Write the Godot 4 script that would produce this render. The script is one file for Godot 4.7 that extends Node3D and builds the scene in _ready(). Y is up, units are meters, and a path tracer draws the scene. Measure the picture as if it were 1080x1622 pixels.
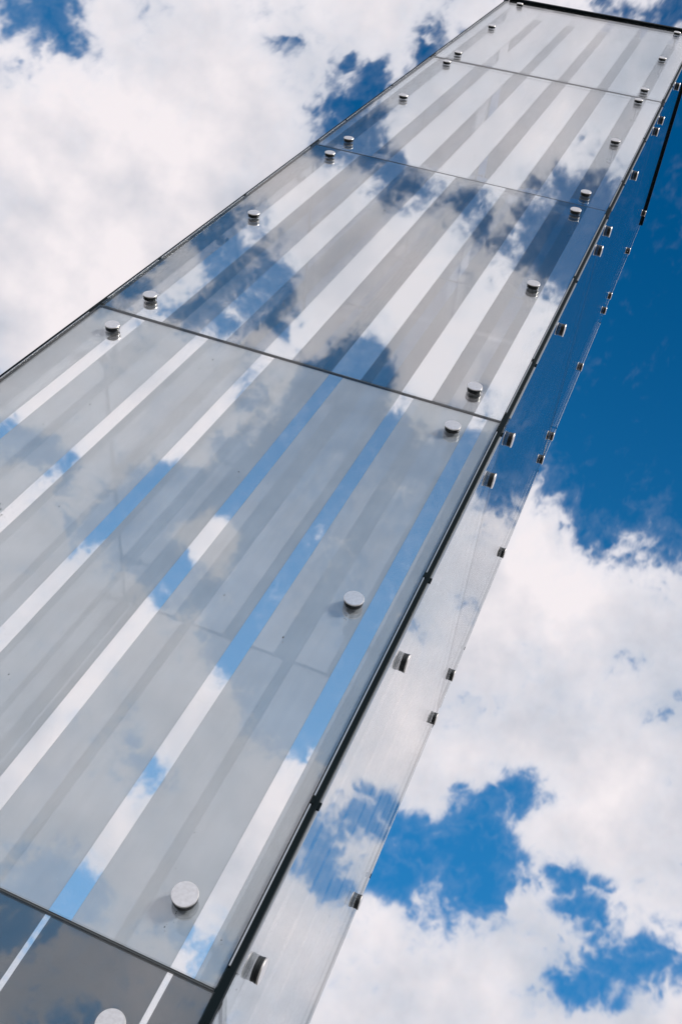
extends Node3D
# A square glass tower seen steeply from below, with broken cumulus cloud behind it and mirrored in it.

const EYE := Vector3(0, 1.72, 0)
const SIDE := 1.96                     # outer side of the square plan
const GLASS := 1.911                   # width of one sheet of glass
const STOREY := 2.5051                 # height from joint to joint
const FOOT := 0.0466                   # underside of the lowest sheet
const STOREYS := 5
const JOINT := 0.012
const PITCH := 0.169                   # spacing of the mirror strips as a share of the width
const FIRST := 0.062
const STRIP := [0.0075, 0.032, 0.071, 0.106, 0.124]   # strip width on each storey as a share of the width
const CAP_SIDE := 0.0865
const CAP_UP := [0.063, 0.5, 0.935]

# The sky: azimuth, elevation (degrees), cloudiness from -10 (open blue) to 10 (full cloud)
const COVER := [
	-67.1,49.2,-2, -66.3,50.7,-9, -65.7,51.9,-9, -64.2,52.3,-6, -65.1,49.2,-8, -66.0,48.5,-3, -65.1,48.4,5, -64.3,49.7,3, -65.2,50.9,3,
	-63.9,50.6,8, -63.0,52.1,8, -64.3,48.5,8, -65.9,53.5,6, -64.1,54.6,10, -64.2,55.9,-4, -63.0,55.6,6, -63.0,56.4,10, -60.1,57.2,10,
	-62.0,50.3,10, -60.9,48.1,10, -57.7,52.6,10, -50.3,53.8,10, -53.7,47.0,10, -47.8,43.9,10, -48.9,48.9,10, -52.7,58.1,10, -46.9,56.8,7,
	-46.9,58.6,6, -47.2,60.4,5, -57.4,60.2,10, -58.2,62.3,4, -58.3,63.1,2, -60.9,61.1,4, -59.6,62.2,4, -52.2,64.4,6, -53.0,65.3,9,
	-55.9,64.5,8, -52.9,66.9,10, -52.4,62.8,9, -49.9,61.7,8, -49.8,63.5,3, -50.8,65.2,-9, -48.8,64.3,-9, -47.8,62.7,-9, -47.7,62.1,-6,
	-48.9,65.9,-5, -51.1,66.1,6, -46.9,66.2,0, -47.8,67.7,8, -49.0,68.8,-5, -47.2,68.8,-4, -49.4,69.6,3, -47.4,71.1,5, -51.8,68.2,10,
	-48.9,62.7,-2, -9.2,70.4,-9, -8.8,73.9,-9, -3.7,65.8,-9, -4.5,62.0,-9, 1.2,59.2,-9, 3.6,61.3,-9, -5.2,58.1,-9, -3.5,55.7,-8,
	0.1,55.2,-9, 3.9,54.0,-9, 0.3,52.6,-8, 6.6,53.2,-1, 4.9,51.5,-7, 5.7,52.4,-2, 7.3,51.1,-5, 5.6,55.7,-7, -4.4,54.1,-1,
	-4.2,52.8,8, -1.8,53.5,-2, -1.9,51.0,10, 1.4,50.9,-3, 3.0,50.6,-2, 1.4,49.0,10, 5.7,49.4,6, 7.8,50.5,0, 8.5,47.3,10,
	-1.6,47.1,10, -4.1,46.5,10, -5.5,44.1,10, 2.4,44.3,10, 7.6,43.5,9, 0.5,42.7,7, 1.9,43.4,3, 7.0,43.0,5, 7.1,41.8,6,
	11.2,43.6,9, 11.5,42.4,9, 9.8,43.9,8, 8.4,44.0,7, 10.0,41.1,8, 10.7,43.4,7, 12.1,33.2,7, 12.7,32.2,2, 10.4,31.8,2,
	11.0,38.9,8, -5.4,39.0,6, -4.2,38.6,5, -2.1,37.3,9, 1.9,39.3,10, 6.4,39.7,9, -6.3,35.9,8, -3.9,34.1,7, -4.7,31.9,-4,
	-2.4,32.8,-6, -0.8,34.4,-4, 1.0,35.6,-4, 2.4,36.6,-5, 3.9,36.7,-4, 4.5,38.5,8, 5.3,35.9,10, 3.0,34.9,8, 1.8,33.4,-6,
	-0.3,32.0,-7, -3.3,31.0,-6, -4.5,29.8,-6, -5.4,28.8,-8, -1.1,30.3,-1, -1.3,29.2,0, 1.2,30.4,-8, -0.0,29.3,-6, 2.2,32.2,-7,
	4.1,33.1,-2, 5.4,32.8,-5, 6.7,32.8,-7, 6.1,31.9,-5, 7.7,34.8,10, 10.5,35.4,9, 10.2,32.7,7, 11.1,33.3,1, 8.0,32.1,3,
	4.7,31.2,6, 5.1,29.7,7, 7.1,29.6,5, 8.7,30.7,-3, 9.2,30.2,-6, 10.7,30.6,-6, 12.1,30.9,-5, 11.6,29.6,-7, 9.9,29.1,-6,
	8.7,27.8,-8, 8.7,28.6,-5, 7.7,27.9,-3, 12.7,29.3,4, 11.1,28.2,6, -5.5,27.3,4, -4.3,27.4,7, -2.8,28.0,2, -2.9,26.2,10,
	-4.7,24.8,6, -2.8,24.2,9, -0.1,27.3,8, 2.0,28.3,6, 3.8,27.6,9, 0.6,25.5,8, 3.5,26.2,9, 6.4,27.8,6, 6.1,26.4,9,
	1.0,28.7,-3, -0.8,28.0,-3, 2.4,29.5,3, 9.7,26.8,9, 13.0,27.7,9, -24.7,54.7,-9, -30.5,55.3,-8, -36.4,55.6,-7, -24.4,64.2,-9,
	-17.1,65.3,-9, -35.3,66.1,-8, -40.6,61.0,-7, -29.3,60.2,-7, -30.8,64.2,-8, -17.4,58.7,6, -17.6,60.3,3, -22.0,68.1,-8, -22.3,73.8,-8,
	-20.4,52.4,-5, -19.5,47.4,2, -27.8,41.8,6, -22.9,42.2,6, -33.9,44.4,2, -27.8,48.0,-2, -27.8,36.1,4, -25.5,30.8,6, -17.9,32.9,5,
	-26.5,59.0,-7, -17.3,62.1,-6, -19.0,69.6,-8, -136.2,39.7,8, -139.7,40.0,4, -138.9,37.7,-4, -137.3,40.7,7, -142.2,44.7,9, -143.2,46.5,8,
	-145.5,46.5,7, -143.6,47.8,7, -146.4,49.6,-1, -146.3,48.6,2, -146.1,44.4,6, -147.7,45.9,-4, -146.4,50.7,4, -144.8,51.5,5, -153.1,48.5,-6,
	-152.8,44.5,-6, -151.5,51.6,-6, -159.3,51.4,-6, -158.3,48.3,-6, -161.0,52.5,-4, -165.1,52.7,-5, -162.3,54.1,8, -159.5,54.2,5, -152.1,40.3,7,
	-152.1,38.6,-6, -152.0,36.9,-6, -152.3,35.5,3, -152.4,33.9,9, -154.2,34.1,5, -157.0,34.0,4, -159.1,33.4,9, -159.1,32.4,8, -158.9,31.2,7,
	-158.7,34.9,-6, -158.3,36.9,-6, -157.3,41.3,-6, -145.7,36.7,-7, -146.1,35.6,5, -139.9,36.9,7, -138.7,36.4,7, -137.6,37.7,-5, -142.2,37.1,6,
	-141.1,37.5,-6, -143.6,34.4,6, -147.5,35.9,4, -149.8,34.8,7, -146.3,31.6,7, -146.1,34.3,8, -147.5,37.8,-6, -148.1,41.7,-6, -148.6,31.4,5,
	-153.0,30.7,4, -151.7,29.9,8, -153.1,29.0,2, -152.5,25.3,7, -158.4,28.0,1, -158.8,25.8,4, -159.1,24.2,9, -158.7,22.9,2, -158.9,20.5,-7,
	-158.7,21.5,-6, -158.2,24.7,6, -161.7,34.8,-2, -165.9,34.7,-6, -165.6,36.6,-6, -166.5,40.0,-6, -165.7,47.3,-6, -167.4,50.1,-6, -166.5,31.7,8,
	-166.5,29.4,9, -166.3,33.0,-1, -166.3,27.0,9, -166.2,24.3,8, -166.4,22.1,1, -166.5,21.3,-6, -166.5,20.6,8, -162.8,20.4,5, -158.4,18.4,-1,
	-160.2,18.3,6, -161.2,19.2,1, -163.0,19.5,-1, -162.4,18.1,5, -164.5,18.6,2, -160.1,16.3,6, -161.4,15.6,2, -167.0,19.2,2, -162.8,16.5,1,
	-166.1,18.0,4, -165.3,19.9,3, -133.0,50.1,1, -133.9,51.5,9, -133.9,53.3,-5, -135.5,51.1,8, -136.7,52.6,-6, -136.4,53.6,-6, -136.6,54.8,-4,
	-136.8,56.1,2, -137.8,58.5,9, -138.3,51.1,-4, -141.5,51.2,7, -141.9,52.1,-4, -141.7,52.9,-6, -141.4,54.3,-6, -144.4,53.1,-4, -147.0,53.6,2,
	-146.3,55.7,9, -146.0,58.5,10, -142.1,57.4,9, -152.9,55.0,-6, -153.0,54.1,-5, -152.5,56.8,4, -154.1,55.6,-4, -155.5,57.1,8, -154.4,58.5,9,
	-156.4,60.1,6, -156.3,61.4,3, -161.7,58.8,9, -160.8,56.8,9, -163.0,60.5,8, -167.0,59.9,8, -167.7,57.7,5, -166.9,62.3,6, -163.2,63.8,4,
	-168.6,65.0,-6, -166.5,65.5,-5, -167.2,63.5,4, -164.9,66.0,-3, -167.0,67.3,-4, -159.3,64.4,4, -159.8,65.4,-3, -158.8,67.1,-1, -155.5,65.4,1,
	-152.3,64.8,-2, -154.3,67.1,7, -143.5,62.7,-6, -141.7,62.0,-4, -140.8,63.3,-4, -139.4,61.5,6, -145.7,62.7,1, -149.2,64.2,3, -149.4,65.1,-2,
	-150.7,62.9,8, -149.3,61.0,9, -144.6,61.2,9, -147.2,67.0,10, -141.6,67.2,10, -138.2,65.6,5, -137.1,64.2,-5, -136.6,63.0,-4, -134.3,65.0,0,
	-135.7,66.3,6, -159.9,70.1,6, -163.8,71.2,2, -164.1,69.8,-1, -159.6,69.1,-2, -158.3,68.6,1, -167.5,72.4,9, -148.3,69.6,10, -153.0,72.9,9,
	-154.1,75.0,9, -139.6,72.0,9, -161.1,77.4,9, 9.4,66.8,-10, 10.0,71.0,-10, 9.8,74.4,-10, 5.5,72.5,-10, 9.6,63.0,-10, 5.9,64.4,-10,
	9.7,60.7,-10, 5.8,60.7,-10, 8.3,57.4,-9, 5.9,57.2,-10, 9.4,57.0,2, 10.4,56.9,0, 6.5,54.3,-7, 9.3,54.4,-7, 8.6,51.7,-6,
	7.3,51.6,0, 5.7,52.1,2, 9.3,49.0,5, 9.6,47.7,7, 11.8,49.1,-5, 7.5,49.2,8, 11.3,44.2,3, 9.2,44.5,8, 7.6,44.6,4,
	10.0,43.2,-3, 9.5,40.7,7, 9.6,38.2,8, 7.6,41.0,8, 9.5,35.5,8, 7.0,36.4,8, 6.7,32.3,-7, 8.0,32.1,-3, 8.5,30.4,1,
	8.9,28.0,3, 7.1,29.5,6, 8.9,25.5,7, 7.1,26.3,9, 8.6,22.8,7, 6.6,23.7,9, 9.2,20.9,6,
]
# azimuth, elevation, how grey the cloud is (0 to 10)
const GREY := [
	-46.9,56.8,6, -48.4,60.4,6, 0.5,42.7,5, -4.2,38.6,7, -4.9,24.4,8, 0.3,25.3,7, 8.3,40.8,4, -6.1,34.8,4, 10.0,33.6,5,
	-57.7,52.6,0, 1.7,46.0,1, 7.3,36.4,2, -48.3,46.4,2, -3.3,27.1,0, 3.9,27.3,0, -152.5,75.4,10, -145.0,72.9,9, -161.1,77.4,10,
	-167.5,72.4,2, -135.4,71.4,8, -148.3,69.6,1, -160.1,16.3,6, -164.2,18.4,6, -167.8,19.2,5, 8.6,22.8,9, 9.2,36.8,7, 7.1,26.3,7,
	8.9,28.0,7, 8.4,42.3,3, -160.8,26.1,5, -161.4,30.4,4, -156.4,60.1,2, -148.6,31.4,2, -153.8,29.0,10, -158.7,27.5,10, -152.5,25.3,0,
	-158.9,31.2,1, -159.1,24.2,0, -159.1,33.4,0, -152.4,33.9,0, -136.2,39.7,0, -142.2,44.7,0, -166.5,31.7,0, -166.3,27.0,0, -146.0,58.5,1,
]
const SKY_W := 4096
const SKY_H := 2048
const CELLS := 720
const CELL_ROWS := 184

var field := PackedFloat32Array()
var grey_field := PackedFloat32Array()
var cover_at: Array[Vector3] = []
var cover_is := PackedFloat32Array()
var grey_at: Array[Vector3] = []
var grey_is := PackedFloat32Array()
var sky_rows: Array = []
var cell_rows: Array = []
var puffs: FastNoiseLite
var wisps: FastNoiseLite
var curls: FastNoiseLite
var shade: FastNoiseLite
var sunward := Vector3.UP
var M := {}


func _ready() -> void:
	make_camera()
	make_sky_and_sun()
	make_materials()
	make_ground()
	make_tower()


func make_camera() -> void:
	var c := Camera3D.new()
	c.name = "camera"
	c.fov = 2.0 * rad_to_deg(atan(811.0 / 1517.04))
	c.near = 0.05
	c.far = 3000.0
	add_child(c)
	c.transform = Transform3D(Basis(Vector3(0.92309176, 0.37506898, 0.08499922), Vector3(-0.30356249, 0.57491295, 0.759819), Vector3(0.23611739, -0.72718523, 0.64455428)).orthonormalized(), EYE)
	c.current = true


func towards(az: float, el: float) -> Vector3:
	var a := deg_to_rad(az)
	var e := deg_to_rad(el)
	return Vector3(sin(a) * cos(e), sin(e), -cos(a) * cos(e))


func make_sky_and_sun() -> void:
	var env := Environment.new()
	env.background_mode = Environment.BG_SKY
	env.tonemap_mode = Environment.TONE_MAPPER_LINEAR
	env.tonemap_exposure = 1.04
	env.sdfgi_enabled = true
	env.ssao_enabled = true
	env.ssil_enabled = true
	var pano := PanoramaSkyMaterial.new()
	pano.panorama = ImageTexture.create_from_image(paint_sky())
	var sky := Sky.new()
	sky.sky_material = pano
	env.sky = sky
	var we := WorldEnvironment.new()
	we.name = "world_environment"
	we.environment = env
	add_child(we)
	var sun := DirectionalLight3D.new()
	sun.name = "sun"
	sun.light_energy = 1.2
	sun.light_angular_distance = 11.0
	sun.light_color = Color(1.0, 0.97, 0.93)
	sun.shadow_enabled = true
	add_child(sun)
	sun.look_at_from_position(towards(130, 41) * 50.0, Vector3.ZERO, Vector3.UP)


func noise(seed_is: int, frequency: float, octaves: int, gain: float) -> FastNoiseLite:
	var n := FastNoiseLite.new()
	n.noise_type = FastNoiseLite.TYPE_SIMPLEX_SMOOTH
	n.seed = seed_is
	n.frequency = frequency
	n.fractal_type = FastNoiseLite.FRACTAL_FBM
	n.fractal_octaves = octaves
	n.fractal_gain = gain
	return n


func paint_sky() -> Image:
	sunward = towards(130, 41)
	puffs = noise(7, 5.0, 7, 0.55)
	wisps = noise(23, 16.0, 4, 0.55)
	curls = noise(57, 48.0, 5, 0.62)
	shade = noise(41, 6.0, 5, 0.5)
	for k in range(0, COVER.size(), 3):
		cover_at.append(towards(COVER[k], COVER[k + 1]))
		cover_is.append(COVER[k + 2] / 10.0)
	for k in range(0, GREY.size(), 3):
		grey_at.append(towards(GREY[k], GREY[k + 1]))
		grey_is.append(GREY[k + 2] / 10.0)
	cell_rows.resize(CELL_ROWS)
	var id := WorkerThreadPool.add_group_task(cell_row, CELL_ROWS)
	WorkerThreadPool.wait_for_group_task_completion(id)
	for r in cell_rows:
		field.append_array(r[0])
		grey_field.append_array(r[1])
	sky_rows.resize(SKY_H / 2)
	id = WorkerThreadPool.add_group_task(sky_row, SKY_H / 2)
	WorkerThreadPool.wait_for_group_task_completion(id)
	var data := PackedByteArray()
	for r in sky_rows:
		data.append_array(r)
	var last: PackedByteArray = sky_rows[SKY_H / 2 - 1]
	for r in SKY_H / 2:
		data.append_array(last)
	return Image.create_from_data(SKY_W, SKY_H, false, Image.FORMAT_RGB8, data)


func cell_row(row: int) -> void:
	# cloudiness between the listed directions, one value per degree
	var a := PackedFloat32Array()
	var b := PackedFloat32Array()
	a.resize(CELLS)
	b.resize(CELLS)
	for col in CELLS:
		var d := towards(col * 0.5 - 180.0, 90.0 - row * 0.5)
		var sum := 0.35 * 0.004
		var all := 0.004
		for k in cover_at.size():
			var off := 1.0 - d.dot(cover_at[k])
			if off < 0.012:
				var w := exp(-off / 0.00026) + 0.01 * exp(-off / 0.002)
				sum += w * cover_is[k]
				all += w
		a[col] = sum / all
		sum = 0.1 * 0.05
		all = 0.05
		for k in grey_at.size():
			var off := 1.0 - d.dot(grey_at[k])
			if off < 0.04:
				var w := exp(-off / 0.0032)
				sum += w * grey_is[k]
				all += w
		b[col] = sum / all
	cell_rows[row] = [a, b]


func sky_row(row: int) -> void:
	var out := PackedByteArray()
	out.resize(SKY_W * 3)
	var el := PI * (0.5 - (row + 0.5) / SKY_H)
	var ce := cos(el)
	var se := sin(el)
	var up := rad_to_deg(el)
	var y := (90.0 - up) * 2.0
	var y0 := int(y)
	var fy := y - y0
	var step: int = clampi(int(0.8 / maxf(ce, 0.01)), 1, 16)
	var rng := RandomNumberGenerator.new()
	rng.seed = row + 1
	var col := 0
	var high := smoothstep(18.0, 75.0, up)
	while col < SKY_W:
		var az := ((col + 0.5 * step) / SKY_W) * TAU
		var d := Vector3(sin(az) * ce, se, -cos(az) * ce)
		var x := fposmod(rad_to_deg(az) + 180.0, 360.0) * 2.0
		var x0 := int(x)
		var fx := x - x0
		var x1 := (x0 + 1) % CELLS
		x0 = x0 % CELLS
		var p := y0 * CELLS
		var q := mini(y0 + 1, CELL_ROWS - 1) * CELLS
		var c: float = lerpf(lerpf(field[p + x0], field[p + x1], fx), lerpf(field[q + x0], field[q + x1], fx), fy)
		var g: float = lerpf(lerpf(grey_field[p + x0], grey_field[p + x1], fx), lerpf(grey_field[q + x0], grey_field[q + x1], fx), fy)
		var n := puffs.get_noise_3dv(d)
		var m := wisps.get_noise_3dv(d + Vector3(0.05, 0.03, 0.04) * n)
		var fine := curls.get_noise_3dv(d + Vector3(0.012, 0.02, 0.015) * m)
		var billow := 0.35 - absf(m)
		var dens := 0.85 * c + 0.70 * n + 0.66 * billow + 0.32 * fine
		var t := 0.55 * smoothstep(-0.06, 0.32, dens) + 0.45 * smoothstep(-0.34, 0.55, dens)
		t = maxf(lerpf(t, t * t, 0.3), 0.09 * smoothstep(-0.55, 0.25, dens + 0.25 * fine))
		# open sky: deeper blue higher up, paler away from the side that lies across the sun
		var away := 0.5 - 0.5 * cos(az + 0.1)
		var blue := Vector3(0.022, 0.215, 0.53).lerp(Vector3(0.0, 0.075, 0.225), high)
		blue += Vector3(0.13, 0.185, 0.20) * away * away * (1.0 - 0.92 * high)
		var s := shade.get_noise_3dv(d * 1.0 + Vector3(3, 1, 2))
		var relief := puffs.get_noise_3dv(d + sunward * 0.05) - n + 0.3 * (wisps.get_noise_3dv(d + sunward * 0.012) - wisps.get_noise_3dv(d))
		var thick := clampf(g * 0.8 + 0.6 * s + 0.55 * relief + 0.10, 0.0, 1.0)
		var white := Vector3(0.88, 0.825, 0.85).lerp(Vector3(0.40, 0.45, 0.54), thick * 0.85)
		white = white.lerp(Vector3(0.70, 0.74, 0.83), clampf(0.95 - dens, 0.0, 1.0) * 0.6)
		var v := blue.lerp(white, t)
		var r8 := clampi(int(to_srgb(v.x) * 255.0 + rng.randf()), 0, 255)
		var g8 := clampi(int(to_srgb(v.y) * 255.0 + rng.randf()), 0, 255)
		var b8 := clampi(int(to_srgb(v.z) * 255.0 + rng.randf()), 0, 255)
		var stop := mini(col + step, SKY_W)
		while col < stop:
			out[col * 3] = r8
			out[col * 3 + 1] = g8
			out[col * 3 + 2] = b8
			col += 1
	sky_rows[row] = out


func to_srgb(v: float) -> float:
	return 12.92 * v if v < 0.0031308 else 1.055 * pow(v, 1.0 / 2.4) - 0.055


func mat(called: String, color: Color, rough: float, metal: float) -> StandardMaterial3D:
	# color holds linear base values
	var m := StandardMaterial3D.new()
	m.resource_name = called
	var s := color.linear_to_srgb()
	s.a = color.a
	m.albedo_color = s
	m.roughness = rough
	m.metallic = metal
	M[called] = m
	return m


func make_materials() -> void:
	var g := mat("clear_glass", Color(0.3, 0.34, 0.35, 0.008), 0.0, 0.0)
	g.transparency = BaseMaterial3D.TRANSPARENCY_ALPHA
	var plain := Image.create_empty(4, 4, false, Image.FORMAT_RGBA8)
	plain.fill(Color.WHITE)
	var white := ImageTexture.create_from_image(plain)
	for f in [["low_film", 0.15], ["high_film", 0.37]]:
		var film := mat(f[0], Color(0.87, 0.93, 0.97, f[1]), 0.0, 1.0)
		film.transparency = BaseMaterial3D.TRANSPARENCY_ALPHA
		film.albedo_texture = white
	mat("mirror_coat", Color(0.95, 0.955, 0.96), 0.0, 0.90)
	mat("strip_back", Color(0.04, 0.045, 0.05), 0.6, 0.0)
	var frost := mat("frosted", Color(0.62, 0.67, 0.70, 1.0), 0.55, 0.0)
	frost.albedo_color = Color.WHITE
	frost.transparency = BaseMaterial3D.TRANSPARENCY_ALPHA
	frost.albedo_texture = frost_texture()
	frost.uv1_triplanar = true
	frost.uv1_scale = Vector3.ONE * 0.71
	frost.backlight_enabled = true
	frost.backlight = Color(0.75, 0.75, 0.75)
	var k := mat("dark_tint", Color(0.02, 0.028, 0.036, 0.86), 0.4, 0.0)
	k.transparency = BaseMaterial3D.TRANSPARENCY_ALPHA
	var q := mat("grey_tint", Color(0.03, 0.036, 0.042, 0.13), 0.4, 0.0)  # added grey layer, darkens the interior seen through the upper panels
	q.transparency = BaseMaterial3D.TRANSPARENCY_ALPHA
	var steel := mat("satin_steel", Color(0.84, 0.82, 0.81), 0.34, 1.0)
	var mottle := NoiseTexture2D.new()
	mottle.noise = noise(19, 0.02, 4, 0.6)
	mottle.width = 256
	mottle.height = 256
	mottle.seamless = true
	var tones := Gradient.new()
	tones.set_color(0, Color(0.90, 0.88, 0.86))
	tones.set_color(1, Color(0.98, 0.965, 0.95))
	mottle.color_ramp = tones
	steel.albedo_color = Color.WHITE
	steel.albedo_texture = mottle
	steel.uv1_triplanar = true
	steel.uv1_scale = Vector3.ONE * 12.0
	mat("dark_steel", Color(0.06, 0.065, 0.07), 0.6, 0.0)
	mat("shade_dark_metal", Color(0.02, 0.024, 0.027), 0.35, 0.3)  # bolt cap sides: the shade under the steel is painted in as near-black
	mat("polished_trim", Color(0.55, 0.57, 0.58), 0.32, 1.0)
	mat("black_rubber", Color(0.012, 0.014, 0.017), 0.5, 0.0)
	mat("grey_bead", Color(0.07, 0.08, 0.085), 0.35, 0.3)
	mat("post_paint", Color(0.006, 0.011, 0.014), 0.5, 0.0).metallic_specular = 0.15
	mat("soffit", Color(0.55, 0.56, 0.56), 0.8, 0.0)
	mat("grime", Color(0.045, 0.05, 0.05), 0.9, 0.0)
	mat("concrete", Color(0.28, 0.275, 0.265), 0.9, 0.0)
	var a := mat("paving", Color(0.09, 0.09, 0.09), 0.9, 0.0)
	var t := NoiseTexture2D.new()
	t.noise = noise(3, 0.02, 5, 0.6)
	t.width = 512
	t.height = 512
	t.seamless = true
	var ramp := Gradient.new()
	ramp.set_color(0, Color(0.27, 0.27, 0.27))
	ramp.set_color(1, Color(0.40, 0.40, 0.39))
	t.color_ramp = ramp
	a.albedo_color = Color.WHITE
	a.albedo_texture = t
	a.uv1_triplanar = true
	a.uv1_world_triplanar = true
	a.uv1_scale = Vector3.ONE * 0.3


func frost_texture() -> ImageTexture:
	# grey frosted film: a faint cloudy grain and scattered specks of dirt
	var size := 1024
	var im := Image.create_empty(size, size, false, Image.FORMAT_RGBA8)
	var n := noise(11, 0.006, 4, 0.5)
	var grain := n.get_seamless_image(size, size)
	var streaks := noise(29, 0.03, 4, 0.6).get_seamless_image(size, 64)
	var base := Color(0.68, 0.745, 0.81).linear_to_srgb()
	for y in size:
		for x in size:
			var v := 0.95 + 0.07 * grain.get_pixel(x, y).r + 0.015 * streaks.get_pixel(x, y / 16).r
			im.set_pixel(x, y, Color(base.r * v, base.g * v, base.b * v, 0.45 + 0.03 * streaks.get_pixel(x, y / 16).r))
	var rng := RandomNumberGenerator.new()
	rng.seed = 5
	for k in 130:
		var x := rng.randi_range(4, size - 8)
		var y := rng.randi_range(4, size - 8)
		var big := rng.randf() ** 5.0
		var w := 1 + int(big * 3.0)
		var dark := rng.randf_range(0.35, 0.8)
		for j in w + rng.randi_range(0, 1):
			for i in w:
				im.set_pixel(x + i, y + j, Color(base.r * dark, base.g * dark, base.b * dark, 0.93))
	return ImageTexture.create_from_image(im)


func piece(called: String, mesh: Mesh, material: Material, parent: Node, at := Vector3.ZERO, turn := Vector3.ZERO) -> MeshInstance3D:
	var o := MeshInstance3D.new()
	o.name = called
	o.mesh = mesh
	if material:
		o.material_override = material
	o.position = at
	o.rotation = turn
	parent.add_child(o, true)
	return o


func box(size: Vector3) -> BoxMesh:
	var b := BoxMesh.new()
	b.size = size
	return b


func add_box(st: SurfaceTool, lo: Vector3, hi: Vector3) -> void:
	st.append_from(box(hi - lo), 0, Transform3D(Basis(), (lo + hi) * 0.5))


func lathe(profile: Array, sides: int) -> ArrayMesh:
	# profile: (radius, z) from the back to the front face; turned about z
	var st := SurfaceTool.new()
	st.begin(Mesh.PRIMITIVE_TRIANGLES)
	for k in profile.size() - 1:
		var a: Vector2 = profile[k]
		var b: Vector2 = profile[k + 1]
		var along := (b - a).normalized()
		var nr := along.y
		var nz := -along.x
		for i in sides:
			var t0 := TAU * i / sides
			var t1 := TAU * (i + 1) / sides
			var d0 := Vector3(cos(t0), sin(t0), 0)
			var d1 := Vector3(cos(t1), sin(t1), 0)
			var quad := [[a, d0], [b, d0], [b, d1], [a, d1]]
			for c in [0, 1, 2, 0, 2, 3]:
				var p: Vector2 = quad[c][0]
				var d: Vector3 = quad[c][1]
				st.set_normal((d * nr + Vector3(0, 0, nz)).normalized())
				st.add_vertex(d * p.x + Vector3(0, 0, p.y))
	return st.commit()


func make_ground() -> void:
	var p := PlaneMesh.new()
	p.size = Vector2(4000, 4000)
	var o := piece("ground", p, M.paving, self)
	o.set_meta("kind", "structure")
	o.set_meta("label", "dark grey paved ground around the glass tower")


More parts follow.
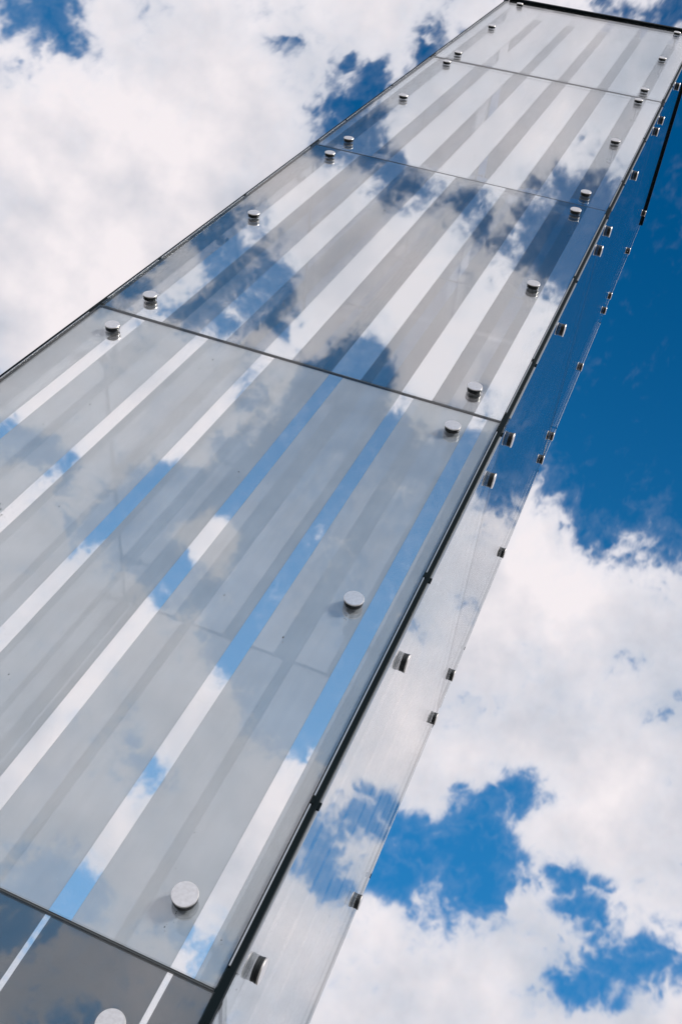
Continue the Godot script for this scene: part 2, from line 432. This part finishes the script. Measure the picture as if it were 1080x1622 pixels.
func make_tower() -> void:
	var tower := Node3D.new()
	tower.name = "glass_tower"
	tower.set_meta("label", "tall square glass tower with mirrored strips, frosted bands and round steel bolt caps")
	tower.set_meta("category", "tower")
	add_child(tower)
	tower.position = Vector3(-0.198003 * 2.2 + 0.0245 - SIDE / 2, 0, -2.2 - SIDE / 2)
	var half := SIDE / 2
	var top := FOOT + STOREYS * STOREY

	# shared shapes
	var tall := STOREY - JOINT
	var pane := box(Vector3(GLASS, tall, 0.010))
	var film_sheet := QuadMesh.new()
	film_sheet.size = Vector2(GLASS - 0.002, tall - 0.002)
	var cap := lathe([Vector2(0.0325, 0.0172), Vector2(0.0330, 0.0176), Vector2(0.0330, 0.0205), Vector2(0.0322, 0.0215), Vector2(0.0, 0.0217)], 40)
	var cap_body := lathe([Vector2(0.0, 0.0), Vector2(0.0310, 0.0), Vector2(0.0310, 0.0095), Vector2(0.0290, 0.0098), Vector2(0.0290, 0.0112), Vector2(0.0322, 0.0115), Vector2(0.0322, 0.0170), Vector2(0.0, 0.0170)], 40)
	var rod := lathe([Vector2(0.0, -0.14), Vector2(0.024, -0.14), Vector2(0.024, -0.128), Vector2(0.009, -0.126), Vector2(0.009, -0.034), Vector2(0.022, -0.032), Vector2(0.022, -0.0262), Vector2(0.0, -0.0262)], 24)
	var trim_lengths := [0.46, 0.92, 0.92]
	var bead := CylinderMesh.new()
	bead.top_radius = 0.0028
	bead.bottom_radius = 0.0028
	bead.height = GLASS - 0.01
	bead.radial_segments = 8
	bead.rings = 1
	var gasket := box(Vector3(GLASS - 0.004, JOINT - 0.001, 0.014))

	var lean := RandomNumberGenerator.new()
	lean.seed = 12
	for face in 4:
		var turn := face * PI / 2
		var basis := Basis(Vector3.UP, turn)
		for s in STOREYS:
			var panel := Node3D.new()
			panel.name = "glass_panel"
			panel.position = basis * Vector3(0, 0, half) + Vector3(0, FOOT + s * STOREY, 0)
			panel.rotation = Vector3(deg_to_rad(lean.randf_range(-0.07, 0.07)), turn + deg_to_rad(lean.randf_range(-0.12, 0.12)), 0)   # no sheet hangs perfectly true
			tower.add_child(panel, true)
			var mid := STOREY / 2
			piece("outer_pane", pane, M.clear_glass, panel, Vector3(0, mid, -0.005))
			piece("reflective_film", film_sheet, M.low_film if s < 2 else M.high_film, panel, Vector3(0, mid, -0.0104))
			piece("inner_pane", pane, M.clear_glass, panel, Vector3(0, mid, -0.021))
			# strips are counted from the right-hand edge
			var free_from := 0.0
			for k in 7:
				var left := FIRST + PITCH * k
				var right := left - float(STRIP[s])
				if right > 0.985:
					break
				right = maxf(right, 0.0)
				left = minf(left, 1.0)
				if right > free_from + 0.001:
					band(panel, free_from, right, s)
				strip(panel, right, left, mid, tall)
				free_from = left
			if free_from < 0.999:
				band(panel, free_from, 1.0, s)
			for sx in [0.5 - CAP_SIDE, CAP_SIDE - 0.5]:
				for up in CAP_UP:
					var at := Vector3(sx * GLASS, up * STOREY, 0)
					piece("bolt_cap", cap, M.satin_steel, panel, at + Vector3(0, 0, 0.0005))
					piece("bolt_body", cap_body, M.shade_dark_metal, panel, at + Vector3(0, 0, 0.0003))
					piece("fixing_rod", rod, M.dark_steel, panel, at)
			# polished trim along both upright edges, in lengths held by dark clips
			for sx in [-1.0, 1.0]:
				var y := 0.06
				for l in trim_lengths:
					piece("edge_trim", box(Vector3(0.0038, l, 0.009)), M.polished_trim, panel, Vector3(sx * (GLASS / 2 + 0.0028), y + l / 2, -0.0035))
					y += l
					piece("edge_clip", box(Vector3(0.0075, 0.022, 0.010)), M.post_paint, panel, Vector3(sx * (GLASS / 2 + 0.0045), y + 0.014, -0.0035))
					y += 0.028
		for s in range(0, STOREYS):
			var g := piece("joint_gasket", gasket, M.black_rubber, tower, basis * Vector3(0, 0, half - 0.017) + Vector3(0, FOOT + s * STOREY, 0), Vector3(0, turn, 0))
			piece("joint_bead", bead, M.grey_bead, g, Vector3(0, 0, 0.0072), Vector3(0, 0, PI / 2))
		# corner post with its nosing in the open corner
		var st := SurfaceTool.new()
		st.begin(Mesh.PRIMITIVE_TRIANGLES)
		add_box(st, Vector3(half - 0.075, FOOT, half - 0.075), Vector3(half - 0.0285, top, half - 0.0285))
		add_box(st, Vector3(half - 0.0285, FOOT, half - 0.0285), Vector3(half - 0.005, top, half - 0.005))
		piece("corner_post", st.commit(), M.post_paint, tower, Vector3.ZERO, Vector3(0, turn, 0))
		# top rail
		piece("top_rail", box(Vector3(SIDE - 0.03, 0.04, 0.045)), M.post_paint, tower, basis * Vector3(0.025, 0, half - 0.0055) + Vector3(0, top + 0.021, 0), Vector3(0, turn, 0))
	piece("roof_slab", box(Vector3(SIDE - 0.26, 0.06, SIDE - 0.26)), M.soffit, tower, Vector3(0, top - 0.02, 0))
	make_dirt(tower, half)
	for sx in [-1.0, 1.0]:
		piece("roof_beam", box(Vector3(0.06, 0.08, SIDE - 0.16)), M.post_paint, tower, Vector3(sx * 0.4, top + 0.055, 0))
	piece("plinth", box(Vector3(SIDE + 0.1, FOOT + 0.15, SIDE + 0.1)), M.concrete, tower, Vector3(0, (FOOT + 0.15) / 2 - 0.158, 0))


func strip(panel: Node3D, right: float, left: float, mid: float, tall: float) -> void:
	var w := (left - right) * GLASS
	var key := "strip%d" % roundi(w * 1e5)
	if not M.has(key):
		var mesh := ArrayMesh.new()
		var st := SurfaceTool.new()
		st.begin(Mesh.PRIMITIVE_TRIANGLES)
		add_box(st, Vector3(-w / 2, -tall / 2, -0.001), Vector3(w / 2, tall / 2, 0.0))
		st.commit(mesh)
		mesh.surface_set_material(0, M.mirror_coat)
		st = SurfaceTool.new()
		st.begin(Mesh.PRIMITIVE_TRIANGLES)
		add_box(st, Vector3(-w / 2, -tall / 2, -0.0025), Vector3(w / 2, tall / 2, -0.0012))
		st.commit(mesh)
		mesh.surface_set_material(1, M.strip_back)
		M[key] = mesh
	piece("mirror_strip", M[key], null, panel, Vector3((0.5 - (left + right) / 2) * GLASS, mid, -0.0108))


func band(panel: Node3D, right: float, left: float, s: int) -> void:
	var w := (left - right) * GLASS - 0.0006
	var key := "band%d" % roundi(w * 1e5)
	if not M.has(key):
		M[key] = box(Vector3(w, STOREY - JOINT, 0.0015))
	piece(["tinted_band", "frosted_band", "added_tint_band", "added_tint_band", "added_tint_band"][s], M[key], [M.dark_tint, M.frosted, M.grey_tint, M.grey_tint, M.grey_tint][s], panel, Vector3((0.5 - (left + right) / 2) * GLASS, STOREY / 2, -0.0123))  # the upper storeys get the grey sheet added to darken the view inside


func make_dirt(tower: Node3D, half: float) -> void:
	# dried specks and one splash on the lower sheets of the front and of the right-hand side
	var rng := RandomNumberGenerator.new()
	rng.seed = 77
	for face in [0, 1]:
		var st := SurfaceTool.new()
		st.begin(Mesh.PRIMITIVE_TRIANGLES)
		for k in 210:
			var at := Vector2(rng.randf_range(-0.95, 0.95), rng.randf_range(2.6, 9.5))
			var r := 0.0007 + 0.0030 * rng.randf() ** 4.0
			if k < 45 and face == 0:
				at = Vector2(-0.46, 3.62) + Vector2(rng.randfn(0, 0.010), rng.randfn(0, 0.045))
				r = rng.randf_range(0.0007, 0.0024)
			elif k < 60:
				at = Vector2(0.79, FOOT + STOREY * ([1.063, 1.5, 1.935][k % 3] as float) - 0.035) + Vector2(rng.randfn(0, 0.004), -absf(rng.randfn(0, 0.035)))
				r = rng.randf_range(0.0006, 0.0016)
			var sides := 6
			var tall := rng.randf_range(0.8, 2.2)
			var c := Vector3(at.x, at.y, half + 0.0006)
			for i in sides:
				var a0 := TAU * i / sides
				var a1 := TAU * (i + 1) / sides
				st.set_normal(Vector3.BACK)
				st.add_vertex(c + Vector3(0, 0, 0.0003))
				st.set_normal(Vector3.BACK)
				st.add_vertex(c + Vector3(cos(a1) * r, sin(a1) * r * tall, 0))
				st.set_normal(Vector3.BACK)
				st.add_vertex(c + Vector3(cos(a0) * r, sin(a0) * r * tall, 0))
		var o := piece("dirt_specks", st.commit(), M.grime, tower, Vector3.ZERO, Vector3(0, face * PI / 2, 0))
		o.set_meta("kind", "stuff")
